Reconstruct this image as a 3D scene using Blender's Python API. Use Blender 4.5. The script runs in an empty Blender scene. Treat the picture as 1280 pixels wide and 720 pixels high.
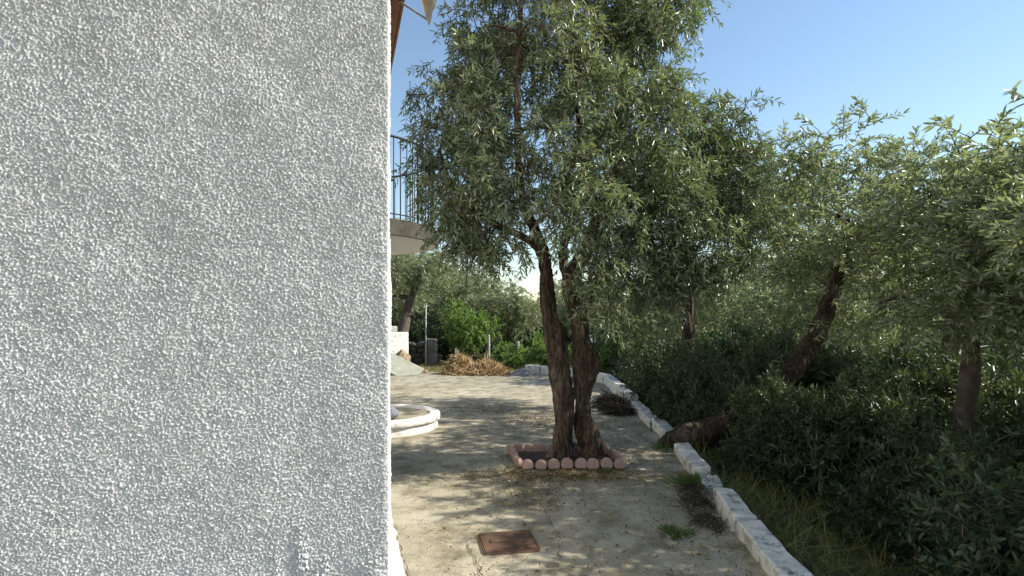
import bpy, bmesh, math, random
import numpy as np
from mathutils import Vector, noise, Matrix
R = math.radians
rng = np.random.default_rng(7)
random.seed(7)
S = bpy.context.scene
C = S.collection

# ------------------------------------------------------------------ camera, sky, sun, exposure
EYE, F, HY = 1.6, 700.0, 400.0          # eye height, focal length and horizon row (1280 x 720 photo)
cam = bpy.data.cameras.new('camera'); co = bpy.data.objects.new('camera', cam); C.objects.link(co)
co.location = (0, 0, EYE); co.rotation_euler = (R(90), 0, 0)
cam.sensor_width = 36; cam.lens = 36*F/1280; cam.shift_y = (HY-360)/1280
cam.clip_start = .05; cam.clip_end = 60000
S.camera = co
SUN_AZ, SUN_EL = 1.5, 37.0              # azimuth counted from +X towards +Y
sd = Vector((math.cos(R(SUN_AZ))*math.cos(R(SUN_EL)), math.sin(R(SUN_AZ))*math.cos(R(SUN_EL)), math.sin(R(SUN_EL))))
w = bpy.data.worlds.new('World'); S.world = w; w.use_nodes = True
nt = w.node_tree; bg = nt.nodes['Background']
sk = nt.nodes.new('ShaderNodeTexSky'); sk.sky_type = 'NISHITA'; sk.sun_disc = False
sk.sun_elevation = R(SUN_EL); sk.sun_rotation = R(90-SUN_AZ)
sk.air_density = 1.25; sk.dust_density = 0; sk.ozone_density = 1.5
nt.links.new(sk.outputs[0], bg.inputs[0]); bg.inputs[1].default_value = .112
sl = bpy.data.lights.new('sun', 'SUN'); so = bpy.data.objects.new('sun', sl); C.objects.link(so)
sl.energy = 5.0; sl.angle = R(.53); sl.color = (1, .93, .82)
so.rotation_euler = (-sd).to_track_quat('-Z', 'Y').to_euler(); so.location = (20, 0, 20)
S.view_settings.view_transform = 'Standard'; S.view_settings.look = 'None'
S.view_settings.exposure = .75; S.view_settings.gamma = 1; S.view_settings.use_curve_mapping = False
S.cycles.max_bounces = 8; S.cycles.transparent_max_bounces = 8

def P(px, py, d):                        # a point of the place seen at photo pixel (px, py), d metres away
    return Vector(((px-640)*d/F, d, EYE+(HY-py)*d/F))

# ------------------------------------------------------------------ helpers
def link(o, parent=None):
    C.objects.link(o)
    if parent: o.parent = parent
    return o
def tag(o, label=None, cat=None, group=None, kind=None):
    if label: o['label'] = label
    if cat: o['category'] = cat
    if group: o['group'] = group
    if kind: o['kind'] = kind
    return o
def empty(name, loc=(0,0,0), rz=0):
    o = bpy.data.objects.new(name, None); o.location = loc; o.rotation_euler = (0,0,rz); o.empty_display_size = .1
    return link(o)
def npmesh(name, v, q, mat, smooth=False, tint=None):
    v = np.asarray(v, np.float32); q = np.asarray(q, np.int32); k = q.shape[1]
    me = bpy.data.meshes.new(name)
    me.vertices.add(len(v)); me.vertices.foreach_set('co', v.ravel())
    me.loops.add(q.size); me.loops.foreach_set('vertex_index', q.ravel())
    me.polygons.add(len(q)); me.polygons.foreach_set('loop_start', np.arange(0, q.size, k, dtype=np.int32))
    me.polygons.foreach_set('loop_total', np.full(len(q), k, np.int32))
    if smooth: me.polygons.foreach_set('use_smooth', np.ones(len(q), bool))
    if tint is not None:
        a = me.attributes.new('tint', 'FLOAT', 'FACE'); a.data.foreach_set('value', np.asarray(tint, np.float32))
    me.update(calc_edges=True)
    if mat: me.materials.append(mat)
    return me
def npobj(name, v, q, mat, parent=None, **k):
    return link(bpy.data.objects.new(name, npmesh(name, v, q, mat, **k)), parent)
def bmobj(name, bm, mat, parent=None, smooth=False, bevel=0):
    if bevel:
        bmesh.ops.bevel(bm, geom=[e for e in bm.edges], offset=bevel, segments=2, affect='EDGES', clamp_overlap=True)
    bmesh.ops.recalc_face_normals(bm, faces=bm.faces)
    me = bpy.data.meshes.new(name); bm.to_mesh(me); bm.free()
    if smooth:
        for p in me.polygons: p.use_smooth = True
    me.materials.append(mat)
    return link(bpy.data.objects.new(name, me), parent)
def box_bm(c, s, rz=0, bm=None):
    bm = bm or bmesh.new()
    m = Matrix.Translation(c) @ Matrix.Rotation(rz, 4, 'Z') @ Matrix.Diagonal((s[0], s[1], s[2], 1))
    bmesh.ops.create_cube(bm, size=1, matrix=m)
    return bm
def roughen(bm, amt, sc, cuts=3):
    bmesh.ops.subdivide_edges(bm, edges=bm.edges[:], cuts=cuts, use_grid_fill=True)
    for v in bm.verts: v.co += noise.noise_vector(v.co*sc+Vector((3.1,7.7,1.3)))*amt
    return bm
def tube(path, rad, seg=8, cap=True):
    path = np.asarray(path, float); n = len(path); rad = np.asarray(rad, float)
    t = np.gradient(path, axis=0); t /= np.linalg.norm(t, axis=1)[:,None]+1e-9
    a = np.array([0,0,1.]) if abs(t[0][2]) < .9 else np.array([1.,0,0])
    u = np.cross(t[0], a); u /= np.linalg.norm(u); V = []
    th = np.arange(seg)*2*math.pi/seg
    for i in range(n):
        u = u-t[i]*np.dot(u, t[i]); u /= np.linalg.norm(u)+1e-9; b = np.cross(t[i], u)
        V.append(path[i]+rad[i]*(np.cos(th)[:,None]*u+np.sin(th)[:,None]*b))
    V = np.concatenate(V); q = []
    for i in range(n-1):
        for j in range(seg):
            k = (j+1)%seg; q.append((i*seg+j, i*seg+k, (i+1)*seg+k, (i+1)*seg+j))
    if cap:
        V = np.concatenate([V, [path[0], path[-1]]]); c0, c1 = len(V)-2, len(V)-1
        for j in range(0, seg, 2):
            q.append((c0, (j+2)%seg, j+1, j)); o = (n-1)*seg; q.append((c1, o+j, o+j+1, o+(j+2)%seg))
    return V, np.array(q)
def merge(parts):
    V, Q, o = [], [], 0
    for v, q in parts: V.append(v); Q.append(np.asarray(q)+o); o += len(v)
    return np.concatenate(V), np.concatenate(Q)
def spline(pts, n):                      # Catmull-Rom through points with any number of columns
    p = np.asarray(pts, float); p = np.vstack([2*p[0]-p[1], p, 2*p[-1]-p[-2]]); out = []
    m = len(p)-3
    for s in np.linspace(0, m-1e-6, n):
        i = int(s); t = s-i; a, b, c, d = p[i:i+4]
        out.append(.5*(2*b+(c-a)*t+(2*a-5*b+4*c-d)*t*t+(3*b-a-3*c+d)*t**3))
    return np.array(out)
def lerp(x, xs, ys): return float(np.interp(x, xs, ys))

# ------------------------------------------------------------------ materials
def mat(name, base=(.5,.5,.5), rough=.8, spec=.3):
    m = bpy.data.materials.new(name); m.use_nodes = True; b = m.node_tree.nodes['Principled BSDF']
    b.inputs['Base Color'].default_value = (*base, 1); b.inputs['Roughness'].default_value = rough
    b.inputs['Specular IOR Level'].default_value = spec
    return m, m.node_tree, b
def tex(nt, kind, scale, detail=6, stretch=None, rough=.6, coord='Object'):
    tc = nt.nodes.new('ShaderNodeTexCoord'); mp = nt.nodes.new('ShaderNodeMapping')
    nt.links.new(tc.outputs[coord], mp.inputs[0])
    if stretch: mp.inputs['Scale'].default_value = stretch
    t = nt.nodes.new('ShaderNodeTex'+kind); nt.links.new(mp.outputs[0], t.inputs['Vector']); t.inputs['Scale'].default_value = scale
    if kind == 'Noise': t.inputs['Detail'].default_value = detail; t.inputs['Roughness'].default_value = rough
    return t.outputs[0]
def ramp(nt, fac, stops):
    r = nt.nodes.new('ShaderNodeValToRGB'); e = r.color_ramp.elements
    while len(e) < len(stops): e.new(.5)
    for i, (p, c) in enumerate(stops):
        e[i].position = p; e[i].color = (*c, 1) if len(c) == 3 else c
    nt.links.new(fac, r.inputs[0]); return r.outputs[0]
def mix(nt, fac, a, b, mode='MIX'):
    m = nt.nodes.new('ShaderNodeMix'); m.data_type = 'RGBA'; m.blend_type = mode
    for i, x in ((0, fac), (6, a), (7, b)):
        if isinstance(x, (int, float)): m.inputs[i].default_value = x
        elif isinstance(x, tuple): m.inputs[i].default_value = (*x, 1)
        else: nt.links.new(x, m.inputs[i])
    return m.outputs[2]
def bump(nt, b, h, strength=.5, dist=.01):
    n = nt.nodes.new('ShaderNodeBump'); n.inputs['Strength'].default_value = strength; n.inputs['Distance'].default_value = dist
    nt.links.new(h, n.inputs['Height']); nt.links.new(n.outputs[0], b.inputs['Normal'])
g3 = lambda v: (v, v, v)
def noisy(name, c0, c1, scale, rough=.85, bscale=None, bdist=.01, bstr=.6, spec=.25, c2=None, scale2=None, lo=.3, hi=.7):
    m, nt, b = mat(name, rough=rough, spec=spec)
    col = ramp(nt, tex(nt, 'Noise', scale), [(lo, c0), (hi, c1)])
    if c2: col = mix(nt, ramp(nt, tex(nt, 'Noise', scale2, 8, rough=.7), [(.5, g3(0)), (.68, g3(1))]), col, c2)
    nt.links.new(col, b.inputs['Base Color'])
    bump(nt, b, tex(nt, 'Noise', bscale or scale*4, 8), bstr, bdist)
    return m

def leafmat(name, stops, back, transl=.22, rough=.38, tcol=(.16,.22,.05), spec=.5):
    m, nt, b = mat(name, rough=rough, spec=spec)
    at = nt.nodes.new('ShaderNodeAttribute'); at.attribute_name = 'tint'
    col = ramp(nt, at.outputs['Fac'], stops)
    geo = nt.nodes.new('ShaderNodeNewGeometry')
    if back: col = mix(nt, geo.outputs['Backfacing'], col, back)
    nt.links.new(col, b.inputs['Base Color'])
    tr = nt.nodes.new('ShaderNodeBsdfTranslucent'); tr.inputs[0].default_value = (*tcol, 1)
    ms = nt.nodes.new('ShaderNodeMixShader'); ms.inputs[0].default_value = transl
    nt.links.new(b.outputs[0], ms.inputs[1]); nt.links.new(tr.outputs[0], ms.inputs[2])
    nt.links.new(ms.outputs[0], nt.nodes['Material Output'].inputs[0])
    return m
M = {}
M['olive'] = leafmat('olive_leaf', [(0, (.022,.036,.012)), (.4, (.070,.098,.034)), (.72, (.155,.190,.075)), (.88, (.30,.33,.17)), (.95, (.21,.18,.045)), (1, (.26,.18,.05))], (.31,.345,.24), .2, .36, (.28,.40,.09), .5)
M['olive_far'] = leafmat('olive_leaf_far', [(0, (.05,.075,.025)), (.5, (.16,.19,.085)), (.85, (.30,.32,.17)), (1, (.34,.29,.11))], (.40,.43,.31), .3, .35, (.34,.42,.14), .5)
M['lemon'] = leafmat('lemon_leaf', [(0, (.04,.075,.014)), (.5, (.11,.19,.035)), (.88, (.23,.31,.06)), (1, (.42,.38,.04))], (.14,.21,.06), .35, .4, (.25,.42,.07))
M['shrub'] = leafmat('shrub_leaf', [(0, (.014,.030,.010)), (.5, (.03,.056,.018)), (.85, (.07,.10,.03)), (1, (.16,.17,.05))], (.10,.12,.06), .2, .45, (.08,.15,.03))
M['shrub_pale'] = leafmat('pale_shrub_leaf', [(0, (.03,.05,.016)), (.5, (.06,.09,.03)), (.85, (.11,.14,.05)), (1, (.19,.18,.06))], (.14,.17,.09), .2, .45, (.14,.20,.05))
M['weed'] = leafmat('weed_leaf', [(0, (.035,.075,.015)), (.6, (.07,.13,.025)), (1, (.17,.17,.05))], None, .25, .5, (.14,.25,.04))
M['drygrass'] = leafmat('dry_grass', [(0, (.11,.13,.03)), (.5, (.20,.19,.06)), (1, (.30,.23,.11))], None, .2, .7, (.25,.22,.06), .15)
M['straw'] = leafmat('dry_brush', [(0, (.24,.145,.06)), (.5, (.50,.345,.17)), (1, (.70,.56,.33))], None, .12, .7, (.3,.18,.06), .2)
M['deadtwig'] = leafmat('dead_twig', [(0, (.018,.015,.011)), (.6, (.05,.042,.032)), (1, (.13,.11,.08))], None, .02, .8, (.1,.08,.05), .2)
M['litter'] = leafmat('fallen_leaf', [(0, (.05,.035,.018)), (.4, (.13,.08,.03)), (.8, (.24,.17,.05)), (1, (.30,.25,.08))], None, .05, .7, (.2,.15,.05), .2)

m, nt, b = mat('bark', rough=.9, spec=.2)
n1 = tex(nt, 'Noise', 9, 8, (1,1,.28), .7); n2 = tex(nt, 'Noise', 42, 6, (1,1,.2), .65)
col = ramp(nt, n1, [(.30, (.026,.019,.013)), (.5, (.080,.056,.038)), (.70, (.25,.195,.145))])
col = mix(nt, ramp(nt, n2, [(.38, g3(.85)), (.56, g3(0))]), col, (.022,.016,.012))
col = mix(nt, ramp(nt, tex(nt, 'Noise', 30, 7, rough=.75), [(.60, g3(0)), (.68, g3(.7))]), col, (.27,.25,.20))
nt.links.new(col, b.inputs['Base Color']); bump(nt, b, n2, 1, .02); M['bark'] = m
M['twig'] = noisy('twig_bark', (.09,.07,.05), (.16,.13,.09), 20)
M['farbark'] = noisy('far_bark', (.05,.04,.03), (.16,.13,.10), 7, bscale=30, bdist=.02)

# white roughcast
m, nt, b = mat('roughcast', rough=1, spec=.08)
col = ramp(nt, tex(nt, 'Noise', 1.6, 5), [(.3, (.55,.55,.54)), (.7, (.65,.645,.635))])
col = mix(nt, ramp(nt, tex(nt, 'Noise', 3.5, 8, (1,1,.35), .7), [(.52, g3(0)), (.72, g3(.4))]), col, (.42,.42,.40))
col = mix(nt, ramp(nt, tex(nt, 'Noise', 9, 6, rough=.7), [(.60, g3(0)), (.75, g3(.25))]), col, (.82,.82,.80))
nt.links.new(col, b.inputs['Base Color']); bump(nt, b, tex(nt, 'Noise', 420, 3), .3, .002); M['roughcast'] = m
m, nt, b = mat('roughcast_plain', rough=.85, spec=.3)
b.inputs['Base Color'].default_value = (.58,.58,.575,1); bump(nt, b, tex(nt, 'Noise', 95, 3), 1, .012); M['roughcast_plain'] = m
M['whitewash'] = noisy('whitewash', (.66,.64,.59), (.80,.79,.75), 5, bscale=28, bdist=.014, c2=(.33,.29,.22), scale2=8)
M['kerbpaint'] = noisy('kerb_paint', (.50,.49,.45), (.72,.70,.64), 6, bscale=40, bdist=.01, c2=(.12,.12,.10), scale2=9)
M['wood'] = noisy('stained_wood', (.13,.055,.02), (.24,.11,.045), 6, bscale=40, bdist=.003, rough=.6)
M['canvas'] = noisy('canvas', (.66,.56,.40), (.74,.64,.48), 4, bscale=200, bdist=.001)
_n = M['canvas'].node_tree; _t = _n.nodes.new('ShaderNodeBsdfTranslucent'); _t.inputs[0].default_value = (.7,.58,.38,1); _m = _n.nodes.new('ShaderNodeMixShader'); _m.inputs[0].default_value = .5
_n.links.new(_n.nodes['Principled BSDF'].outputs[0], _m.inputs[1]); _n.links.new(_t.outputs[0], _m.inputs[2]); _n.links.new(_m.outputs[0], _n.nodes['Material Output'].inputs[0])
M['metal'] = noisy('grey_metal', (.32,.32,.31), (.45,.45,.44), 8, rough=.45, bscale=60, bdist=.001)
M['iron'] = noisy('dark_iron', (.012,.013,.015), (.03,.03,.03), 12, rough=.5, bscale=60, bdist=.001)
M['slab'] = noisy('shade_darkened_concrete', (.045,.042,.034), (.11,.10,.085), 4, bscale=30, bdist=.01, c2=(.05,.05,.04), scale2=5)  # weathered concrete, its base colour darkened further to hold the tree crown's shade
M['soffit'] = noisy('soffit_paint', (.58,.55,.49), (.68,.65,.59), 2, bscale=40, bdist=.003)
M['terracotta'] = noisy('pink_concrete', (.33,.22,.18), (.46,.32,.27), 7, bscale=60, bdist=.006, c2=(.20,.165,.11), scale2=6)
M['soil'] = noisy('dark_soil', (.025,.018,.012), (.07,.05,.032), 12, bscale=40, bdist=.03)
M['dirt'] = noisy('dirt', (.09,.075,.045), (.21,.17,.11), 1.3, bscale=14, bdist=.05, c2=(.10,.12,.04), scale2=.7)
M['grey_block'] = noisy('grey_block', (.33,.32,.29), (.46,.45,.41), 6, bscale=40, bdist=.01)
M['stone'] = noisy('field_stone', (.07,.065,.055), (.20,.18,.15), 3, bscale=20, bdist=.02)
M['sheet'] = noisy('cement_sheet', (.22,.23,.18), (.34,.35,.28), 5, bscale=30, bdist=.01)
M['sack'] = noisy('brown_sack', (.20,.14,.09), (.40,.31,.22), 7, bscale=30, bdist=.01)
M['gravel'] = noisy('grey_gravel', (.10,.10,.10), (.27,.26,.25), 25, bscale=60, bdist=.02)
M['cloth'] = noisy('blue_grey_cloth', (.09,.10,.12), (.22,.24,.27), 9, bscale=30, bdist=.01)
M['crack'] = noisy('crack_dirt', (.025,.022,.015), (.06,.05,.035), 30)
M['sea'] = mat('sea', (.03,.09,.16), .25, .5)[0]

# rusty cover
m, nt, b = mat('rusty_iron', rough=.75, spec=.4)
col = ramp(nt, tex(nt, 'Noise', 7, 8, rough=.7), [(.3, (.038,.023,.016)), (.5, (.088,.046,.025)), (.7, (.15,.082,.045))])
nt.links.new(col, b.inputs['Base Color']); bump(nt, b, tex(nt, 'Noise', 60, 6), .7, .004); M['rust'] = m

# concrete yard
m, nt, b = mat('yard_concrete', rough=.9, spec=.2)
n1 = tex(nt, 'Noise', .55, 6); n2 = tex(nt, 'Noise', 3.2, 8, rough=.7); n3 = tex(nt, 'Noise', 70, 4, rough=.7); n4 = tex(nt, 'Voronoi', 160)
col = ramp(nt, n1, [(.32, (.31,.275,.195)), (.68, (.50,.455,.35))])
col = mix(nt, ramp(nt, n2, [(.44, g3(0)), (.64, g3(.8))]), col, (.12,.11,.065))
col = mix(nt, ramp(nt, tex(nt, 'Noise', 1.7, 7, (1,1.6,1), .7), [(.55, g3(0)), (.70, g3(.5))]), col, (.54,.51,.44))
col = mix(nt, ramp(nt, n3, [(.38, g3(.5)), (.52, g3(0))]), col, (.12,.105,.07))
col = mix(nt, ramp(nt, n4, [(.10, g3(.25)), (.22, g3(0))]), col, (.50,.46,.38))
nt.links.new(col, b.inputs['Base Color'])
ad = nt.nodes.new('ShaderNodeMath'); ad.operation = 'ADD'; nt.links.new(n3, ad.inputs[0]); nt.links.new(n2, ad.inputs[1])
bump(nt, b, ad.outputs[0], .8, .008); M['yard'] = m

# ------------------------------------------------------------------ the ground
KY = [-4, 0, 4.67, 7.1, 9.9, 14, 15.3, 16.3, 17.25]; KX = [.8, 1.2, 1.73, 2.0, 2.12, 2.3, 1.85, 1.15, .1]
def kerb_x(y): return lerp(y, KY, KX)
def terrain_z(x, y):
    kx = kerb_x(min(y, 14)); dr = max(0, x-kx-.1); db = max(0, y-27)
    z = -.07-.14*min(dr, 9)-.05*min(max(0, dr-9), 20)-.05*min(max(0, y-45), 60)-.2*max(0, y-105)-.2*max(0, abs(x)-80)
    n = noise.noise(Vector((x*.25, y*.25, 2)))*.35*min(1, dr/3+max(0, y-19)/6)
    n += noise.noise(Vector((x*1.7, y*1.7, 5)))*.05
    return max(z+n, -70)
def axis(lo, mid0, mid1, hi, step, k):
    a = list(np.arange(mid0, mid1, step)); s = step; x = mid1
    while x < hi: a.append(x); s *= k; x += s
    a.append(hi); s = step; x = mid0-step
    while x > lo: a.insert(0, x); s *= k; x -= s
    a.insert(0, lo); return np.array(a)
xs, ys = axis(-900, -12, 16, 900, .35, 1.18), axis(-60, -3, 30, 900, .35, 1.18)
V = [(x, y, terrain_z(x, y)) for y in ys for x in xs]; nx = len(xs)
Q = [(j*nx+i, j*nx+i+1, (j+1)*nx+i+1, (j+1)*nx+i) for j in range(len(ys)-1) for i in range(nx-1)]
tag(npobj('ground', V, Q, M['dirt'], smooth=True), kind='structure')
npsea = npobj('sea', [(-50000,300,-60),(50000,300,-60),(50000,50000,-60),(-50000,50000,-60)], [(0,1,2,3)], M['sea']); tag(npsea, kind='structure')

V, Q = [], []
yy = np.concatenate([np.arange(-4, 9, .12), np.arange(9, 17.3, .2)]); nu = 90
for j, y in enumerate(yy):
    for i in range(nu+1):
        x = -7+(kerb_x(y)+.02+7)*i/nu
        e = .06*noise.noise(Vector((x*1.3, 0, 0)))*(y > 17)*3
        V.append((x, y+e, .006*noise.noise(Vector((x*.9, y*.9, 0)))+.003*noise.noise(Vector((x*4, y*4, 3)))))
for j in range(len(yy)-1):
    for i in range(nu):
        a = j*(nu+1)+i; Q.append((a, a+1, a+nu+2, a+nu+1))
yard = tag(npobj('courtyard', V, Q, M['yard'], smooth=True), kind='structure')
def crack(pts, w):
    p = spline(pts, 40); V, Q = [], []
    for i, (x, y) in enumerate(p):
        o = np.array([noise.noise((i*.45, pts[0][0], 0)), noise.noise((i*.45, 9, pts[0][1]))])*.022
        ww = w*(.35+.65*abs(noise.noise((i*.7, 3, pts[0][0])))*1.8)*min(1, (39-i)/8+.15)
        V += [(x+o[0]-ww, y+o[1], .0095), (x+o[0]+ww, y+o[1], .0095)]
        if i: Q.append((2*i-2, 2*i-1, 2*i+1, 2*i))
    npobj('crack', V, Q, M['crack'], yard)
def G(px, py):
    d = EYE*F/(py-HY); return ((px-640)*d/F, d)
crack([G(603,722), G(597,705), G(588,690), G(581,673)], .006)
crack([G(512,724), G(504,700), G(497,676), G(493,655)], .0045)
crack([G(700,700), G(697,672), G(684,645), G(672,625)], .003)
crack([G(640,600), G(600,604), G(560,598)], .003)
crack([G(700,612), G(760,622), G(810,618)], .003)
crack([G(560,500), G(590,492), G(640,490), G(672,493)], .006)

# kerb: separate whitewashed blocks
kerb = tag(empty('kerb', (0,0,0)), kind='structure')
def kerb_block(y0, y1, h, wd, tilt=0, sink=0, x0=None, x1=None):
    x0 = kerb_x(y0) if x0 is None else x0; x1 = kerb_x(y1) if x1 is None else x1
    L = math.hypot(x1-x0, y1-y0); a = math.atan2(y1-y0, x1-x0)
    bm = box_bm((0,0,0), (L-.02, wd, h)); bmesh.ops.bevel(bm, geom=bm.edges[:], offset=.012, segments=1, affect='EDGES')
    roughen(bm, .012, 6, 4)
    M4 = Matrix.Translation(((x0+x1)/2, (y0+y1)/2, h/2-sink)) @ Matrix.Rotation(a, 4, 'Z') @ Matrix.Translation((0,-wd/2,0)) @ Matrix.Rotation(tilt, 4, 'X')
    bmesh.ops.transform(bm, matrix=M4, verts=bm.verts)
    for v in bm.verts: v.co += noise.noise_vector(v.co*5)*.010+noise.noise_vector(v.co*17)*.004
    bmobj('kerb_block', bm, M['kerbpaint'], kerb, smooth=False)
for y0, y1, h, t in [(1.2,2.2,.12,0),(2.25,3.2,.13,.03),(3.25,4.15,.12,-.02),(4.22,4.92,.13,.10),(5.16,5.48,.10,.05),(5.60,6.70,.13,-.06),
                     (7.2,8.3,.14,.03),(8.3,9.15,.13,-.02),(9.2,10.2,.13,.04),(10.22,11.5,.22,0),(11.5,12.8,.24,.02),(12.8,14.0,.24,0)]:
    kerb_block(y0, y1, h+.05, .175, t, .05, kerb_x(y0)+random.uniform(-.02,.02), kerb_x(y1)+random.uniform(-.02,.02))
for y0, y1 in [(14,14.6),(14.6,15.2),(15.2,15.7),(15.7,16.2),(16.2,16.6),(16.6,17.0)]: kerb_block(y0, y1, .29, .18, 0, .05)

# ------------------------------------------------------------------ the house at the left: corner, side wall, eave, balcony
HA = math.atan2(.30, 1)                   # the side wall runs back and to the left
hd = np.array([-math.sin(HA), math.cos(HA)]); hn = np.array([math.cos(HA), math.sin(HA)])      # along, outward
HC = np.array([-.392, 1.80])             # outer corner
house = tag(empty('house', (HC[0]-.5, HC[1]+.6, 0)), 'house corner in coarse white roughcast with a round railed balcony on its side', 'house')
Hi = Matrix.Translation(house.location).inverted()
def inhouse(o): o.parent = house; o.matrix_parent_inverse = Hi; return o
def fieldnoise(nv, nu, step, lo, hi, seed, skew=0):
    r = np.random.default_rng(seed).standard_normal((nv, nu)); f = np.fft.rfft2(r)
    ky = np.fft.fftfreq(nv, step)[:,None]; kx = np.fft.rfftfreq(nu, step)[None,:]
    k = np.sqrt((kx+skew*ky)**2+(ky*.9)**2); f *= np.exp(-(k*lo)**2)*(1-np.exp(-(k*hi)**2))
    h = np.fft.irfft2(f, (nv, nu)); return h/h.std()
st = .0030; NU, NV = 410, 660            # roughcast relief wrapped round the corner
u = np.arange(NU)*st-1.13; z = np.arange(NV)*st+.68; rc = .009
g = fieldnoise(NV, NU, st, .0030, .010, 3, .3); g2 = fieldnoise(NV, NU, st, .007, .03, 5, .2); gl = fieldnoise(NV, NU, st, .03, .2, 4); gs = fieldnoise(NV, NU, st, .25, .9, 9)
peak = np.clip(g+.45*g2+.15*gl, -1.6, 2.8); relief = .0022*(1+.07*np.clip(fieldnoise(NV, NU, st, .06, .5, 14), -1.5, 1.5))*peak+.0012*gs
# two dribbles of thick whitewash run down near the foot
for (du, dz, ru, rz_, hh) in ((-.26,.86,.022,.09,.006), (-.20,.80,.03,.05,.006), (-.33,.80,.02,.06,.005), (-.06,.82,.05,.03,.004)):
    relief += hh*np.exp(-((u[None,:]-du)/ru)**2-((z[:,None]-dz)/rz_)**2)*(1+.5*g2)
# splashes of whitewash near the foot smooth the relief
front = np.array([-hn[0]*0-hd[0], -hd[1]])
XY = np.zeros((NU,2)); NN = np.zeros((NU,2)); ql = rc*math.pi/2
for i, s in enumerate(u):
    if s < 0: XY[i] = HC-hn*rc+hn*s; NN[i] = -hd
    elif s < ql:
        a = s/rc; NN[i] = -hd*math.cos(a)+hn*math.sin(a); XY[i] = HC-hn*rc+hd*rc+NN[i]*rc
    else: XY[i] = HC+hd*(rc+s-ql); NN[i] = hn
relief += (.0035*np.interp(z, np.linspace(z[0], z[-1], 34), np.random.default_rng(6).standard_normal(34)))[:,None]*np.exp(-((u[None,:]-.007)/.03)**2)
relief *= 1-.55*np.exp(-((u[None,:]-.007)/.016)**2)
zz = np.repeat(z[:,None], NU, 1)
V = np.stack([XY[None,:,0]+relief*NN[None,:,0], XY[None,:,1]+relief*NN[None,:,1], zz], -1).reshape(-1,3)
idx = np.arange(NV*NU).reshape(NV, NU); Q = np.stack([idx[:-1,:-1], idx[:-1,1:], idx[1:,1:], idx[1:,:-1]], -1).reshape(-1,4)
inhouse(npobj('wall', V, Q, M['roughcast'], smooth=True))
def hp(a, o, z): p = HC+hd*a+hn*o; return (p[0], p[1], z)       # along the side wall, outward, height
def prism(pts, z0, z1):
    bm = bmesh.new(); lo = [bm.verts.new((p[0], p[1], z0)) for p in pts]; hi = [bm.verts.new((p[0], p[1], z1)) for p in pts]
    bm.faces.new(lo[::-1]); bm.faces.new(hi)
    for i in range(len(pts)): j = (i+1)%len(pts); bm.faces.new((lo[i], lo[j], hi[j], hi[i]))
    return bm
inhouse(bmobj('wall', prism([hp(.012,-.012,0), hp(12,-.012,0), hp(12,-6,0), hp(.012,-6,0)], -.1, 5.68), M['roughcast_plain']))
inhouse(bmobj('plinth', prism([hp(-.05,.03,0)]+[hp(-.05+.06*k,.225+.022*noise.noise((k*.45,1,0))+.012*noise.noise((k*1.7,4,0)),0) for k in range(101)]+[hp(6,.0,0), hp(0,.0,0)], -.05, .018), M['whitewash'], bevel=0))
# eave of stained boards over the side wall
ev = [(-1.44, 7.2), (-1.845, 8.44)]
for k in range(5):
    o0, o1 = -.02+.118*k, -.02+.118*k+.112
    inhouse(bmobj('eave_board', prism([hp(-1.0,o0,0), hp(-1.0,o1,0), hp(12.3,o1,0), hp(12.3,o0,0)], 5.69, 5.72), M['wood']))
inhouse(bmobj('fascia', prism([hp(-1.0,.572,0), hp(-1.0,.60,0), hp(12.3,.60,0), hp(12.3,.572,0)], 5.67, 5.90), M['wood']))
inhouse(bmobj('roof', prism([hp(-1.0,.575,0), hp(12.3,.575,0), hp(12.3,-6.4,0), hp(-1.0,-6.4,0)], 5.905, 6.05), M['terracotta']))
# round balcony
BC = (-2.50, 8.52); BR = 1.36
def disc(c, r, z0, z1, n=72, ry=None):
    ry = ry or r
    return prism([(c[0]+r*math.cos(2*math.pi*i/n), c[1]+ry*math.sin(2*math.pi*i/n)) for i in range(n)], z0, z1)
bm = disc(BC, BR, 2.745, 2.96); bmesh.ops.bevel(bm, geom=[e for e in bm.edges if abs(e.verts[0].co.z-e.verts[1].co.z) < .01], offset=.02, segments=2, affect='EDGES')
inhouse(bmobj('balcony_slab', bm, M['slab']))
inhouse(bmobj('balcony_soffit', disc(BC, BR-.035, 2.738, 2.7445), M['soffit']))
rail = inhouse(link(bpy.data.objects.new('balcony_railing', None))); rail.location = (BC[0], BC[1], 2.96)
def inrail(o): o.parent = rail; o.matrix_parent_inverse = (Matrix.Translation(house.location).inverted()); o.matrix_parent_inverse = Matrix.Translation(rail.location).inverted(); return o
a0, a1 = -1.85, 1.55; rr = BR-.07
for zr, r0 in ((3.04,.009), (4.09,.017)):
    pth = [(BC[0]+rr*math.cos(a), BC[1]+rr*math.sin(a), zr) for a in np.linspace(a0, a1, 40)]
    v, q = tube(pth, [r0]*40, 6); inrail(npobj('rail', v, q, M['iron'], smooth=True))
nb = 40
for i in range(nb):
    a = a0+(a1-a0)*i/(nb-1); x, y = BC[0]+rr*math.cos(a), BC[1]+rr*math.sin(a); k = .013 if i%8 == 0 else .0075
    v, q = tube([(x,y,2.95),(x,y,3.5),(x,y,4.09)], [k]*3, 6); inrail(npobj('baluster', v, q, M['iron']))

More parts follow.
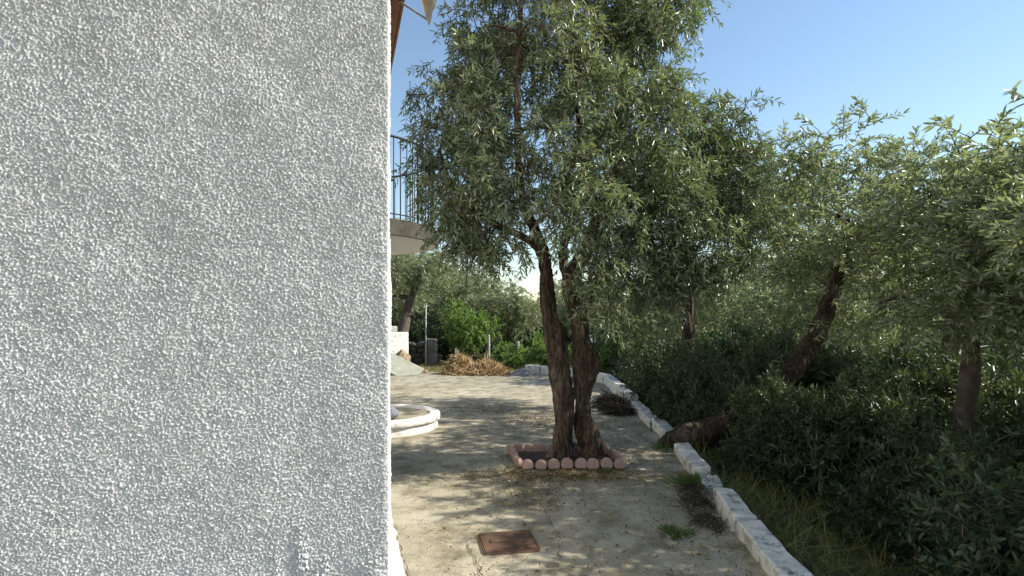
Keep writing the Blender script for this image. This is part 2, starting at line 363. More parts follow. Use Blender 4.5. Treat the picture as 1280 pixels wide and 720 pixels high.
# awning fixed under the eave
T = P(533.5, 24, 6.5); A = Vector(hp(4.55,.60,5.66)); 
aw = tag(empty('awning', A), 'cream canvas awning with a thin grey arm under the brown eave', 'awning')
def inaw(o): o.parent = aw; o.matrix_parent_inverse = Matrix.Translation(aw.location).inverted(); return o
dirw = Vector((-hd[0], -hd[1], 0)); V, Q = [], []; nA, nB = 8, 20
for i in range(nA+1):
    for j in range(nB+1):
        a = A+dirw*(3.4*j/nB); t_ = T+dirw*(3.4*j/nB); p = a.lerp(t_, i/nA)
        p.z -= .05*math.sin(math.pi*i/nA)+.012*math.sin(j*1.9)*i/nA; V.append(p)
        V.append(p+Vector((0,0,.004)))
W2 = (nB+1)*2
for i in range(nA):
    for j in range(nB):
        k = i*W2+j*2; Q += [(k, k+2, k+W2+2, k+W2), (k+1, k+W2+1, k+W2+3, k+3)]
inaw(npobj('canvas', V, Q, M['canvas'], smooth=True))
V, Q = [], []
for j in range(nB*3+1):                   # scalloped valance on the front edge
    p = T+dirw*(3.4*j/(nB*3)); V += [p, p+Vector((.02,0,-.07-.05*abs(math.sin(j*.55))))]
    if j: k = 2*j; Q.append((k-2, k-1, k+1, k))
inaw(npobj('valance', V, Q, M['canvas']))
a_ = P(498, 1, 7.15); v, q = tube([a_, a_.lerp(T, .5), T+Vector((0,0,.0))], [.014]*3, 8); inaw(npobj('arm', v, q, M['metal'], smooth=True))
v, q = tube([T, T+dirw*1.7, T+dirw*3.4], [.016]*3, 8); inaw(npobj('front_bar', v, q, M['metal'], smooth=True))

# round white step under the balcony
SC = (-2.12, 8.36)
step = tag(empty('round_step', (SC[0], SC[1], 0)), 'round whitewashed step with raised rim under the balcony', 'step')
def inn(o, root): o.parent = root; o.matrix_parent_inverse = Matrix.Translation(root.location).inverted(); return o
def ringprof(c, prof, n=96, ry=1, seed=0, amt=.008):
    V, Q = [], []
    for i in range(n):
        a = 2*math.pi*i/n
        for (r, zz) in prof:
            p = Vector((c[0]+r*math.cos(a), c[1]+r*ry*math.sin(a), zz)); p += noise.noise_vector(p*4+Vector((seed,0,0)))*amt*2+noise.noise_vector(p*14)*amt; V.append(p)
    k = len(prof)
    for i in range(n):
        for j in range(k-1):
            a, b_ = i*k+j, ((i+1)%n)*k+j; Q.append((a, b_, b_+1, a+1))
    return V, Q
v, q = ringprof(SC, [(1.0,-.05),(1.005,.04),(.99,.10),(.98,.118)], ry=.86, seed=1, amt=.006); inn(npobj('base', v, q, M['whitewash'], smooth=False), step)
v, q = ringprof(SC, [(.96,.122),(1.03,.124),(1.042,.132),(1.044,.165),(1.042,.205),(1.034,.217),(.97,.222),(.90,.220),(.885,.213),(.88,.17)], ry=.86, seed=5, amt=.0045); inn(npobj('rim', v, q, M['whitewash'], smooth=False), step)
inn(bmobj('floor', disc(SC, .87, .05, .19, 72, .87*.86), M['sheet'] if False else M['yard']), step)
# pale bundle on the step, cut by the house corner
bm = bmesh.new(); bmesh.ops.create_icosphere(bm, subdivisions=3, radius=1)
for v_ in bm.verts:
    v_.co = Vector((v_.co.x*.11, v_.co.y*.11, max(v_.co.z, -.5)*.09)); v_.co.z *= (1.3-v_.co.x*3.2); v_.co += noise.noise_vector(v_.co*9)*.03
bmesh.ops.translate(bm, verts=bm.verts, vec=(-1.72, 7.98, .245))
o = bmobj('folded_cloth', bm, M['cloth'], smooth=True); tag(o, 'crumpled blue-grey cloth lying on the round white step', 'cloth')

# ------------------------------------------------------------------ rusty access cover
cv = tag(empty('access_cover', (.02, 4.0, 0)), 'square rusty iron access cover set in the concrete yard', 'access cover')
c4 = [G(596,669), G(605,695), G(677,690), G(662,664)]
def shrink(pts, k): c = np.mean(pts, 0); return [tuple(c+(np.array(p)-c)*k) for p in pts]
def rounded(pts, r, n=4):
    out = []; m_ = len(pts)
    for i in range(m_):
        p, a, b_ = np.array(pts[i]), np.array(pts[i-1]), np.array(pts[(i+1)%m_])
        s = p+(a-p)/np.linalg.norm(a-p)*r; e = p+(b_-p)/np.linalg.norm(b_-p)*r
        for t in np.linspace(0, 1, n): out.append(tuple((1-t)**2*s+2*t*(1-t)*p+t*t*e))
    return out
bm = prism(rounded(shrink(c4, .93), .03), -.02, .013); inn(bmobj('plate', bm, M['rust'], bevel=.003), cv)
outer, inner = rounded(c4, .04), rounded(shrink(c4, .955), .032); n = len(outer)
V = [(*p, zz) for zz in (-.02, .014) for p in outer]+[(*p, zz) for zz in (-.02, .014) for p in inner]; Q = []
for i in range(n):
    j = (i+1)%n; Q += [(n+i, n+j, 3*n+j, 3*n+i), (i, j, n+j, n+i), (2*n+j, 2*n+i, 3*n+i, 3*n+j)]
inn(npobj('frame', V, Q, M['rust']), cv)
ci = np.mean(c4, 0)
for sx in (-.12, .12):
    v, q = tube([(ci[0]+sx, ci[1]-.03, .016), (ci[0]+sx, ci[1], .021), (ci[0]+sx, ci[1]+.03, .016)], [.004]*3, 6); inn(npobj('handle', v, q, M['rust']), cv)

# ------------------------------------------------------------------ tree bed: scalloped edging blocks and soil
fl, fr, bl, br = (.10, 5.96), (1.22, 5.99), (-.03, 6.72), (1.10, 6.78)
edging = tag(empty('bed_edging', (.6, 6.35, 0)), 'low border of pinkish scalloped blocks round the big olive tree', 'garden edging')
def scallop_mesh(wd, h, th):
    bm = bmesh.new(); n = 16; prof = [(-wd*.5*math.cos(-.75+(math.pi+1.5)*i/n), h-wd*.5+wd*.5*math.sin(-.75+(math.pi+1.5)*i/n)) for i in range(n+1)]
    f = [bm.verts.new((x, -th/2, zz)) for x, zz in prof]; k = [bm.verts.new((x, th/2, zz)) for x, zz in prof]
    bm.faces.new(f); bm.faces.new(k[::-1])
    for i in range(len(prof)): j = (i+1)%len(prof); bm.faces.new((f[j], f[i], k[i], k[j]))
    bmesh.ops.bevel(bm, geom=[e for e in bm.edges if abs(e.verts[0].co.y-e.verts[1].co.y) < 1e-6], offset=.012, segments=3, affect='EDGES', clamp_overlap=True)
    bmesh.ops.recalc_face_normals(bm, faces=bm.faces); me = bpy.data.meshes.new('edging_block'); bm.to_mesh(me); bm.free()
    me.materials.append(M['terracotta']); return me
sm = scallop_mesh(.132, .160, .06)
def row(a, b_, n, skip=()):
    for i in range(n):
        if i in skip: continue
        t = (i+.5)/n; x, y = a[0]+(b_[0]-a[0])*t, a[1]+(b_[1]-a[1])*t; ang = math.atan2(b_[1]-a[1], b_[0]-a[0])
        o = link(bpy.data.objects.new('edging_block', sm)); o.location = (x, y, -.035+random.uniform(-.006,.006))
        o.rotation_euler = (random.uniform(-.12,.12), random.uniform(-.07,.07), ang+random.uniform(-.12,.12)); k_ = random.uniform(.93,1.06); o.scale = (k_, 1, k_*random.uniform(.94,1.04)); inn(o, edging)
row(fl, fr, 8); row((bl[0]+.03, bl[1]), br, 8); row((fl[0]-.01, fl[1]+.06), bl, 6); row((fr[0]+.0, fr[1]+.06), br, 6)
V, Q = [], []
for j in range(15):
    for i in range(21):
        s, t = i/20, j/14; a = np.array(fl)*(1-s)+np.array(fr)*s; b_ = np.array(bl)*(1-s)+np.array(br)*s; p = a*(1-t)+b_*t
        V.append((p[0], p[1], .022+.05*math.sin(math.pi*s)*math.sin(math.pi*t)+.025*noise.noise(Vector((p[0]*9, p[1]*9, 0)))*min(1, 6*min(s,1-s,t,1-t)+.2)))
for j in range(14):
    for i in range(20): a = j*21+i; Q.append((a, a+1, a+22, a+21))
tag(npobj('soil', V, Q, M['soil'], smooth=True), kind='structure')

# ------------------------------------------------------------------ foliage generator
def unit(v): return v/(np.linalg.norm(v, axis=-1, keepdims=True)+1e-9)
def foliage(bases, dirs, lens, npair, ll, lw, ang=.75, droop=.25, fold=.25, seed=1, tint_c=None, jit=.3):
    """twigs with opposite leaves; returns (leaf verts, quads, tint), (twig verts, quads)"""
    r = np.random.default_rng(seed); n = len(bases); k = npair
    t = (np.arange(k)+.6)/k; t = t[None,:]+r.uniform(-.3,.3,(n,k))/k
    dirs = unit(dirs); down = np.array([0,0,-1.])
    pos = bases[:,None]+dirs[:,None]*(lens[:,None]*t)[...,None]+down*(droop*lens[:,None]*t*t)[...,None]
    tan = unit(dirs[:,None]+down*(2*droop*t)[...,None])
    ref = unit(r.standard_normal((n,1,3))); u_ = unit(np.cross(tan, np.broadcast_to(ref, tan.shape))); v_ = np.cross(tan, u_)
    al = (np.arange(k)%2)*(math.pi/2)+r.uniform(0,.6,(n,k)); side = u_*np.cos(al)[...,None]+v_*np.sin(al)[...,None]
    out = []; bs = []
    for s in (-1, 1):
        d = unit(tan*math.cos(ang)+s*side*math.sin(ang)+r.standard_normal((n,k,3))*jit); out.append(d); bs.append(pos)
    out.append(unit(tan[:,-1:]+r.standard_normal((n,1,3))*jit)); bs.append(pos[:,-1:])
    D = np.concatenate([o.reshape(n,-1,3) for o in out], 1).reshape(-1,3); B = np.concatenate([o.reshape(n,-1,3) for o in bs], 1).reshape(-1,3)
    m_ = len(D); L = ll*r.uniform(.65,1.25,m_)[:,None]; Wd = lw*r.uniform(.75,1.25,m_)[:,None]
    up = unit(np.array([0,0,1.])+r.standard_normal((m_,3))*.8); sd_ = unit(np.cross(D, up)); nn = np.cross(sd_, D)
    cv_ = r.uniform(-.12,.18,m_)[:,None]*L
    def pt(f, w_, h): return B+D*L*f+sd_*Wd*w_+nn*(Wd*fold*abs(w_)*2+h*cv_)
    verts = np.stack([pt(0,0,0), pt(.30,-.45,-.5), pt(.68,-.40,-.6), pt(1,0,-1.2), pt(.68,.40,-.6), pt(.30,.45,-.5)], 1).reshape(-1,3)
    o = np.arange(m_)[:,None]*6; q = np.concatenate([o+np.array([[0,3,2,1]]), o+np.array([[0,5,4,3]])], 0)
    per = 2*k+1; tc = r.uniform(0,1,n) if tint_c is None else tint_c
    tl = np.clip(np.repeat(tc, per)*.6+r.uniform(0,.4,m_), 0, 1)
    # the twig: a three-sided strand
    tt = np.array([-.25,.35,.97]); c = bases[:,None]+dirs[:,None]*(lens[:,None]*tt)[...,None]+down*(droop*lens[:,None]*tt*abs(tt))[...,None]
    w0 = np.array([.0035,.0025,.001])*(.6+ll/.1); uu = u_[:,0]; vv = v_[:,0]; tv = []
    for i in range(3):
        for a in range(3): tv.append(c[:,i]+w0[i]*(uu*math.cos(2.094*a)+vv*math.sin(2.094*a)))
    tv = np.stack(tv, 1).reshape(-1,3); o = np.arange(n)[:,None]*9
    tq = np.concatenate([o+np.array([[i*3+a, i*3+(a+1)%3, i*3+3+(a+1)%3, i*3+3+a]]) for i in range(2) for a in range(3)], 0)
    return (verts, q, np.concatenate([tl, tl])), (tv, tq)
def in_blobs(blobs, per_area, seed, hollow=.5):
    """blobs: (x,y,z,rx,rz). twig bases spread through each blob, with outward directions"""
    r = np.random.default_rng(seed); Bs, Ds, Id = [], [], []
    for k, (x, y, z, rx, rz) in enumerate(blobs):
        n = max(4, int(per_area*rx*rz)); d = unit(r.standard_normal((n,3))); rad = r.uniform(0,1,n)**hollow
        p = d*rad[:,None]*np.array([rx, rx, rz]); Bs.append(p+np.array([x,y,z])); Ds.append(d*.8+r.standard_normal((n,3))*.55); Id.append(np.full(n, k))
    return np.concatenate(Bs), np.concatenate(Ds), np.concatenate(Id)
def grow(nodes, targets, r0, wob, seed, seg=6, r1=.006, npt=7):
    """branches from the nearest skeleton node to every target, each in turn a new place to branch from"""
    rr_ = np.random.default_rng(seed); nodes = [np.array(n_, float) for n_ in nodes]; parts = []
    targets = sorted([np.array(t, float) for t in targets], key=lambda t: min(np.linalg.norm(t-n_[:3]) for n_ in nodes))
    for t in targets:
        best = min(nodes, key=lambda n_: np.linalg.norm(t-n_[:3])+max(0, n_[2]-t[2])*.7); a = best[:3]; L = np.linalg.norm(t-a)
        if L < .05: continue
        mid1 = a+(t-a)*.35+rr_.standard_normal(3)*wob*L+np.array([0,0,.10*L]); mid2 = a+(t-a)*.7+rr_.standard_normal(3)*wob*L+np.array([0,0,.08*L])
        p = spline([a, mid1, mid2, t], npt); ra = min(best[3]*.8, r0*(.5+.5*L)); rad = np.linspace(ra, r1, npt)
        parts.append(tube(p, rad, seg, cap=False))
        for i in range(2, npt): nodes.append(np.append(p[i], rad[i]))
    return parts

# ------------------------------------------------------------------ the big olive tree
D0 = 6.33
def trunkpath(rows, dd=0):
    return np.array([[*P(x, y, D0+dd+(e[0] if e else 0)), w_*D0/F] for (x, y, w_, *e) in rows])
left = trunkpath([(703,588,17),(704,573,13),(704,551,12),(705,523,10.3),(705,495,12),(700,468,12),(697,445,12.5),(693,425,11.5),(689,400,10),(685,380,9.5),(683,354,8),(681,327,7.5),(674,300,7),(662,272,6,-.1),(652,240,5,-.15),(648,200,4.2,-.45),(647,150,4.0,-.6),(647,100,3.7,-.7),(649,40,3.0,-.6),(655,-40,2,-.3)])
right = trunkpath([(738,588,17),(736,573,14.5),(735,551,14.5),(728,523,10.2),(729,495,9.2),(731,468,14.2),(733,452,15.5),(729,436,13),(726,420,11),(724,400,10.5),(719,375,11.5),(714,352,12.5),(722,332,10),(733,310,9),(746,275,7.5,.1),(762,235,6.5,.15),(772,190,5,.2),(780,130,4,.2),(790,60,3,.2),(800,-20,2,.2)], .12)
fork = trunkpath([(713,352,8),(705,335,5),(704,315,4.5),(712,285,4.5),(722,240,4,-.3),(726,190,3.5,-.5),(722,120,3,-.5),(725,40,2.2,-.5)], .12)
low_r = trunkpath([(733,312,6),(760,300,5,.1),(800,290,4,.1),(850,285,3,.0),(900,270,2,.0)], .12)
limb_l = trunkpath([(681,320,5),(660,300,4.5,-.1),(630,285,4,-.2),(595,265,3,-.2),(565,230,2.4,-.1),(550,190,1.8,0)])
burl = trunkpath([(736,575,9,-.05),(742,552,10.5,-.07),(738,535,7,-.05),(730,515,5,-.04)])
root1 = trunkpath([(724,556,7,.06),(722,572,8,.02),(724,590,8,-.02)]); root2 = trunkpath([(696,560,8),(688,578,8,-.02),(680,590,7,-.02)])
tree = tag(empty('olive_tree', (P(718,582,D0).x, D0, 0)), 'large olive tree with two dark gnarled stems growing from the pink-edged bed', 'tree')
def trunk_mesh(paths, vox, amp, mname, seed=0):
    parts = []
    for p in paths:
        s = spline(p, max(12, len(p)*5)); parts.append(tube(s[:,:3], s[:,3], 16))
    v, q = merge(parts); tmp = npobj('trunk_tmp', v, q, M[mname]); rm = tmp.modifiers.new('r', 'REMESH'); rm.mode = 'VOXEL'; rm.voxel_size = vox
    dg = bpy.context.evaluated_depsgraph_get(); me = bpy.data.meshes.new_from_object(tmp.evaluated_get(dg)); bpy.data.objects.remove(tmp)
    n_ = len(me.vertices); cc = np.empty(n_*3); nn = np.empty(n_*3); me.vertices.foreach_get('co', cc); me.vertices.foreach_get('normal', nn)
    cc, nn = cc.reshape(-1,3), nn.reshape(-1,3)
    c0_ = cc.mean(0)
    for i in range(n_):
        x, y, z_ = cc[i]; x -= c0_[0]; y -= c0_[1]; tw = z_*.8; X, Y = x*math.cos(tw)-y*math.sin(tw), x*math.sin(tw)+y*math.cos(tw)
        r1 = 1-abs(noise.noise((X*11+seed, Y*11, z_*2.2)))*2.2; r2 = noise.noise((X*34, Y*34+seed, z_*9)); lump = noise.noise((x*5, y*5, z_*4+seed))
        r3 = noise.noise((x*70, y*70, z_*40)); r4 = 1-abs(noise.noise((X*26+seed, Y*26, z_*5.5)))*2.4
        cc[i] += nn[i]*(amp*(1.0*r1+.5*r2+.35*r3+.6*r4)+amp*1.0*lump-amp*.55)
    me.vertices.foreach_set('co', cc.astype(np.float32).ravel())
    for p_ in me.polygons: p_.use_smooth = True
    me.materials.clear(); me.materials.append(M[mname]); me.update(); return me
o = link(bpy.data.objects.new('trunk', trunk_mesh([left[:13], right[:14], fork[:3], burl, root1, root2], .0085, .021, 'bark'))); inn(o, tree)
BL = [(625,-40,0,50),(690,-60,0,70),(770,-50,0,70),(840,-30,.3,46),(596,35,.1,38),(640,45,.6,34),(605,65,-.4,42),(700,40,-.4,60),(760,50,.4,60),(815,35,-.1,46),(848,12,.2,34),
 (572,110,0,34),(605,120,.6,45),(605,130,-.6,45),(528,118,-.1,13),(690,105,.5,48),(738,120,-.6,54),(795,110,.3,46),(832,125,-.3,42),
 (540,160,-.1,27),(578,180,.4,45),(608,190,-.7,45),(695,185,-.8,46),(755,190,.5,55),(800,178,-.4,50),(855,160,.1,40),(892,180,.3,42),
 (537,212,0,24),(566,245,-.4,40),(600,245,.4,45),(640,238,-.5,34),(700,240,.6,45),(728,245,-.8,45),(790,245,.2,55),(850,238,-.3,50),(902,235,.2,45),
 (572,285,0,28),(602,285,.3,28),(618,292,-.4,24),(690,275,-.9,22),(775,295,-.3,42),(825,300,.2,42),(878,300,-.2,42),(930,275,0,42),
 (617,325,-.2,11),(648,305,-.5,14),(758,335,-.4,30),(800,340,.1,34),(748,375,-.5,15),(845,335,.1,30),(790,368,-.2,20),(826,362,0,24),(872,348,.1,24),(744,345,-.3,16),(900,330,.1,26),(772,372,-.5,15),(800,392,-.4,13),(762,398,-.6,9),(580,308,-.2,22),(606,312,0,18),(560,268,.1,24),(908,150,.2,36),(930,200,.1,40)]
blobs = []
for (x, y, dd, r_) in BL:
    p = P(x, y, D0+dd); k = D0/F; blobs.append((p.x, p.y, p.z, r_*k*1.0, r_*k*.92))
skel = []
for pth in (left[11:], right[11:], fork[2:], low_r, limb_l):
    s = spline(pth, 40); skel += [tuple(a) for a in s]
br = [tube(spline(pth, 40)[:,:3], spline(pth, 40)[:,3], 9, cap=False) for pth in (left[11:], right[12:], fork[1:], low_r, limb_l)]
rt = np.random.default_rng(5); targets = []
for (x, y, z_, rx, rz) in blobs:
    targets.append((x, y, z_))
    for _ in range(4): d = unit(rt.standard_normal(3)); targets.append((x+d[0]*rx*.7, y+d[1]*rx*.7, z_+d[2]*rz*.7))
br += grow(skel, targets, .035, .09, 3)
v, q = merge(br); inn(npobj('branches', v, q, M['bark'], smooth=True), tree)
sub = []; rs_ = np.random.default_rng(12); par = []      # each bough splits into small tufts with hollows between them
for k_, (x, y, z_, rx, rz) in enumerate(blobs):
    for _ in range(max(3, int(34*rx*rz/.16))):
        d = unit(rs_.standard_normal(3))*rs_.uniform(.25,1)**.6; sr = rs_.uniform(.08,.15); sub.append((x+d[0]*rx, y+d[1]*rx, z_+d[2]*rz, sr, sr*.9)); par.append(k_)
Bs, Ds, Id = in_blobs(sub, 222, 11, .6); Sid = Id; Id = np.array(par)[Id]
Ds[:,2] -= .4
n = len(Bs); ct = np.random.default_rng(8).uniform(.0,.75,len(blobs)); ct[[7,14]] = .98; tc = np.clip(ct[Id]*.3+np.random.default_rng(18).uniform(0,.45,len(sub))[Sid]+.7*np.random.default_rng(9).uniform(0,.45,n), 0, 1)
hot = (np.linalg.norm(Bs-np.array(P(735,30,D0-.4)), axis=1) < .45) | (np.linalg.norm(Bs-np.array(P(560,215,D0-.3)), axis=1) < .25); tc[hot] = np.random.default_rng(4).uniform(.8,1.6,hot.sum())
(lv, lq, lt), (tv, tq) = foliage(Bs, Ds, np.random.default_rng(2).uniform(.14,.32,n), 8, .080, .0170, .75, .35, seed=21, tint_c=tc)
inn(tag(npobj('crown', lv, lq, M['olive'], tint=lt), kind='stuff'), tree); inn(tag(npobj('twigs', tv, tq, M['twig']), kind='stuff'), tree)
print('main leaves', len(lq)//2)

# ------------------------------------------------------------------ other trees and shrubs (shared crowns)
def crown_mesh(name, nblob, rx, rz, per, pairs, ll, lw, mt, seed, droop=.2, lens=(.2,.4), flat=-.6, sub=.42):
    r = np.random.default_rng(seed); bl = []
    for i in range(nblob):
        d = unit(r.standard_normal(3)); d[2] = max(d[2], flat); k = r.uniform(.4,1.12); s = r.uniform(.20,.44)
        bl.append((d[0]*rx*k, d[1]*rx*k, d[2]*rz*k, rx*s, rz*s))
    Bs, Ds, Id = in_blobs(bl, per, seed+1, sub); n_ = len(Bs)
    tc = np.clip(r.uniform(0,.7,nblob)[Id]*.6+r.uniform(0,.4,n_), 0, 1)
    (lv, lq, lt), (tv, tq) = foliage(Bs, Ds, r.uniform(*lens, n_), pairs, ll, lw, .8, droop, seed=seed+2, tint_c=tc)
    print(name, len(lq)//2)
    return npmesh(name, lv, lq, M[mt], tint=lt), npmesh(name+'_twigs', tv, tq, M['twig']), bl
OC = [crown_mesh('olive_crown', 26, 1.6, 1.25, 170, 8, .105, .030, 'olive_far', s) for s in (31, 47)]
LC = crown_mesh('lemon_crown', 20, .95, .85, 400, 6, .10, .045, 'lemon', 61, .1, (.15,.3))
SCR = [crown_mesh('shrub_crown', 22, .8, .75, 800, 7, .075, .027, 'shrub', s, .12, (.15,.32), -.8) for s in (71, 83)]
SCR.append(crown_mesh('shrub_crown', 20, .8, .75, 520, 9, .125, .024, 'shrub_pale', 97, .2, (.25,.5), -.8))
GC = crown_mesh('green_shrub_crown', 16, .6, .42, 900, 6, .08, .034, 'lemon', 91, .1, (.12,.25), -.4)
def plant_tree(name, label, cat, base, cz, cm, sc, rz, r0, bend=(0,0), group=None, paths=None, mt='farbark', rough=False, twigs=True):
    """base: foot; the crown's centre stands cz above it, moved by bend"""
    z0 = terrain_z(base[0], base[1])-.05 if len(base) == 2 else base[2]
    root = tag(empty(name, (base[0], base[1], z0)), label, cat, group)
    r = np.random.default_rng(int(abs(base[0]*97+base[1]*31))); ctr = np.array([bend[0], bend[1], cz])
    if paths is None: paths = [np.array([[0,0,-.15,r0*1.6],[r.normal()*.04,r.normal()*.04,.12*cz,r0*1.15],[bend[0]*.2+r.normal()*.08,bend[1]*.2,.35*cz,r0],[bend[0]*.55,bend[1]*.55+r.normal()*.08,.62*cz,r0*.75],[bend[0]*.9,bend[1]*.9,.9*cz,r0*.4]])]
    parts, nodes = [], []
    for p in paths:
        s = spline(p, 26); jr = s[:,3]*(1+.22*np.array([noise.noise((k_*.8, base[0], base[1])) for k_ in range(26)])); parts.append(tube(s[:,:3], jr, 10))
        nodes += [tuple(a) for a in s[12:]]
    if rough: o = link(bpy.data.objects.new('trunk', trunk_mesh(paths, .014, .016, 'bark', base[0])), root)
    else: v, q = merge(parts); o = npobj('trunk', v, q, M[mt], smooth=True); o.parent = root
    ca, sa = math.cos(rz), math.sin(rz)
    tg = [(ctr[0]+(ca*b_[0]-sa*b_[1])*sc[0], ctr[1]+(sa*b_[0]+ca*b_[1])*sc[0], ctr[2]+b_[2]*sc[1]) for b_ in cm[2]]
    pr = grow(nodes, tg, r0*.45, .10, 5, 5, .006, 6)
    if pr: v, q = merge(pr); o = tag(npobj('branches', v, q, M[mt], smooth=True), kind='stuff'); o.parent = root
    for nm, me in (('crown', cm[0]), ('twigs', cm[1])):
        if nm == 'twigs' and not twigs: continue
        o = link(bpy.data.objects.new(nm, me), root); o.location = ctr; o.rotation_euler = (0,0,rz); o.scale = (sc[0], sc[0], sc[1]); tag(o, kind='stuff')
    return root
# behind the yard, left to right
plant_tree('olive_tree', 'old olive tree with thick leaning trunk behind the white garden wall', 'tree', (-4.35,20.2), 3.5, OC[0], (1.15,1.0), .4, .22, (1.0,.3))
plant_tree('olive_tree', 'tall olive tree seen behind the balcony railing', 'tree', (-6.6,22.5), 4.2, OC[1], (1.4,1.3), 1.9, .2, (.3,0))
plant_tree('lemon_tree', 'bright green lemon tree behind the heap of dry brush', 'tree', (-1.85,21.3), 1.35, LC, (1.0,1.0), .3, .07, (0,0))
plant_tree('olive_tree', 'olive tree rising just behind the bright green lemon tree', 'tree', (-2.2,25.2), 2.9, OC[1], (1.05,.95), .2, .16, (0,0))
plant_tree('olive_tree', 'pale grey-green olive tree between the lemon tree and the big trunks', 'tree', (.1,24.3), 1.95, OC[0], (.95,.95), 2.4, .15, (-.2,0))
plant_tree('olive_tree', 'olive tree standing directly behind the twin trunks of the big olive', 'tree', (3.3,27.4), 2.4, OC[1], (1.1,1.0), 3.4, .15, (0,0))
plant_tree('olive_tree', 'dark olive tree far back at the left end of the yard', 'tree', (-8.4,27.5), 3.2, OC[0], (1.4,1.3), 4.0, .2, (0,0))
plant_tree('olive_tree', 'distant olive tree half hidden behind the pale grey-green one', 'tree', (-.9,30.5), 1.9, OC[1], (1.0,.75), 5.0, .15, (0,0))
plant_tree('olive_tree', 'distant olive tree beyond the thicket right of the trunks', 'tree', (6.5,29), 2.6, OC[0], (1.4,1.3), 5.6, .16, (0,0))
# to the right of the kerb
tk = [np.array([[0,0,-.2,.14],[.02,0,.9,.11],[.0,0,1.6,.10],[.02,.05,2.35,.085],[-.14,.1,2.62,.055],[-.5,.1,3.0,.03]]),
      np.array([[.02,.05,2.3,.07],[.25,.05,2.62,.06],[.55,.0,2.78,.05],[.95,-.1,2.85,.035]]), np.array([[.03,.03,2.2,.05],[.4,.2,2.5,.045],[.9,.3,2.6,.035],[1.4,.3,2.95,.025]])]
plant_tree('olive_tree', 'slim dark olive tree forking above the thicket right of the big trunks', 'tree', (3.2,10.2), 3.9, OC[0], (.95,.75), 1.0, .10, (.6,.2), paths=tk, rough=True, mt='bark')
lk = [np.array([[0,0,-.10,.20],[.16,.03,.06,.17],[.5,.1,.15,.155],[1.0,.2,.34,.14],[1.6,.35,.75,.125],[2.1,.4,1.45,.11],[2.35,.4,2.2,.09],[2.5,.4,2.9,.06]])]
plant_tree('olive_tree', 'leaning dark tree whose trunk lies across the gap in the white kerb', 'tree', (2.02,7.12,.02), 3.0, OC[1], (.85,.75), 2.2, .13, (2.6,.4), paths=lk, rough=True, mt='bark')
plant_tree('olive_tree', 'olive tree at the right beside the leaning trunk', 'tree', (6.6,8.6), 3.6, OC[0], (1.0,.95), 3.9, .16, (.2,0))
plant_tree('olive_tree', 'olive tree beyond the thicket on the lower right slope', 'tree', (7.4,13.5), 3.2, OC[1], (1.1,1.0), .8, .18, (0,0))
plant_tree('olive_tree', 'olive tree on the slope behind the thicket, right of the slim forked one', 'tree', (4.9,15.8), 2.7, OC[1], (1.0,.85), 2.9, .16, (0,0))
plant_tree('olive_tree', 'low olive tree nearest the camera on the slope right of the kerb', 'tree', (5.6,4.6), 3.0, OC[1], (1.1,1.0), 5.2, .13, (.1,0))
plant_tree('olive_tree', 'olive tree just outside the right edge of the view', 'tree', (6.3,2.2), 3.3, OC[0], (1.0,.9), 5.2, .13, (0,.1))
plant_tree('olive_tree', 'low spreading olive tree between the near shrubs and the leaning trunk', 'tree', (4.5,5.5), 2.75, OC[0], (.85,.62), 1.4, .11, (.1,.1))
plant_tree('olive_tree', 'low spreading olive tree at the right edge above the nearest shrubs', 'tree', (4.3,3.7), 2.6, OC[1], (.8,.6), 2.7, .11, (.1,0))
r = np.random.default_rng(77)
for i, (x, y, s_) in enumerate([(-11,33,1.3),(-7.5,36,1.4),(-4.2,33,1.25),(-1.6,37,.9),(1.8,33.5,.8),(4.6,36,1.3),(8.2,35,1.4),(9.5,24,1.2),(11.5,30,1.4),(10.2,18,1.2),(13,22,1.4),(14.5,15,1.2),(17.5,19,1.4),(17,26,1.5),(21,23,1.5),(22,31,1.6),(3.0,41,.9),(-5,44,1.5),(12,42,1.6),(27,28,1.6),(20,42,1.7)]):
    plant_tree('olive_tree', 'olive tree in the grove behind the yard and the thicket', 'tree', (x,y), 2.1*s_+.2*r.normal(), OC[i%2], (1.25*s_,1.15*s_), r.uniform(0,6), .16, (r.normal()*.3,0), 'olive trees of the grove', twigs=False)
# thicket
shr = [(3.15,9.3,1.0,1.05),(3.35,11.2,1.0,1.1),(3.45,12.8,1.0,1.0),(4.0,10.4,1.2,1.25),(4.2,8.6,1.15,1.1),(3.6,13.9,1.1,1.0),(5.2,9.6,1.2,1.2),(5.0,11.8,1.2,1.3),(4.0,15.6,1.2,1.1),
       (3.55,7.95,.8,.75),(4.5,7.0,.9,.85),(5.6,7.4,1.1,1.1),(6.6,10.6,1.3,1.3),(3.75,5.9,.9,.9),(5.0,5.7,1.0,1.0),(6.6,6.6,1.2,1.15),(2.9,8.45,.85,.95),(3.5,4.6,.85,.9),(3.3,3.4,.8,.85),(4.6,4.2,1.1,1.2),(4.2,2.4,1.0,1.1),(5.8,3.4,1.3,1.5),(3.3,7.1,.75,.8),(7.6,8.8,1.4,1.4),(8.6,11.5,1.5,1.5),(3.0,10.2,.75,.95),(3.0,6.25,.6,.6),(2.75,7.65,.55,1.0)]
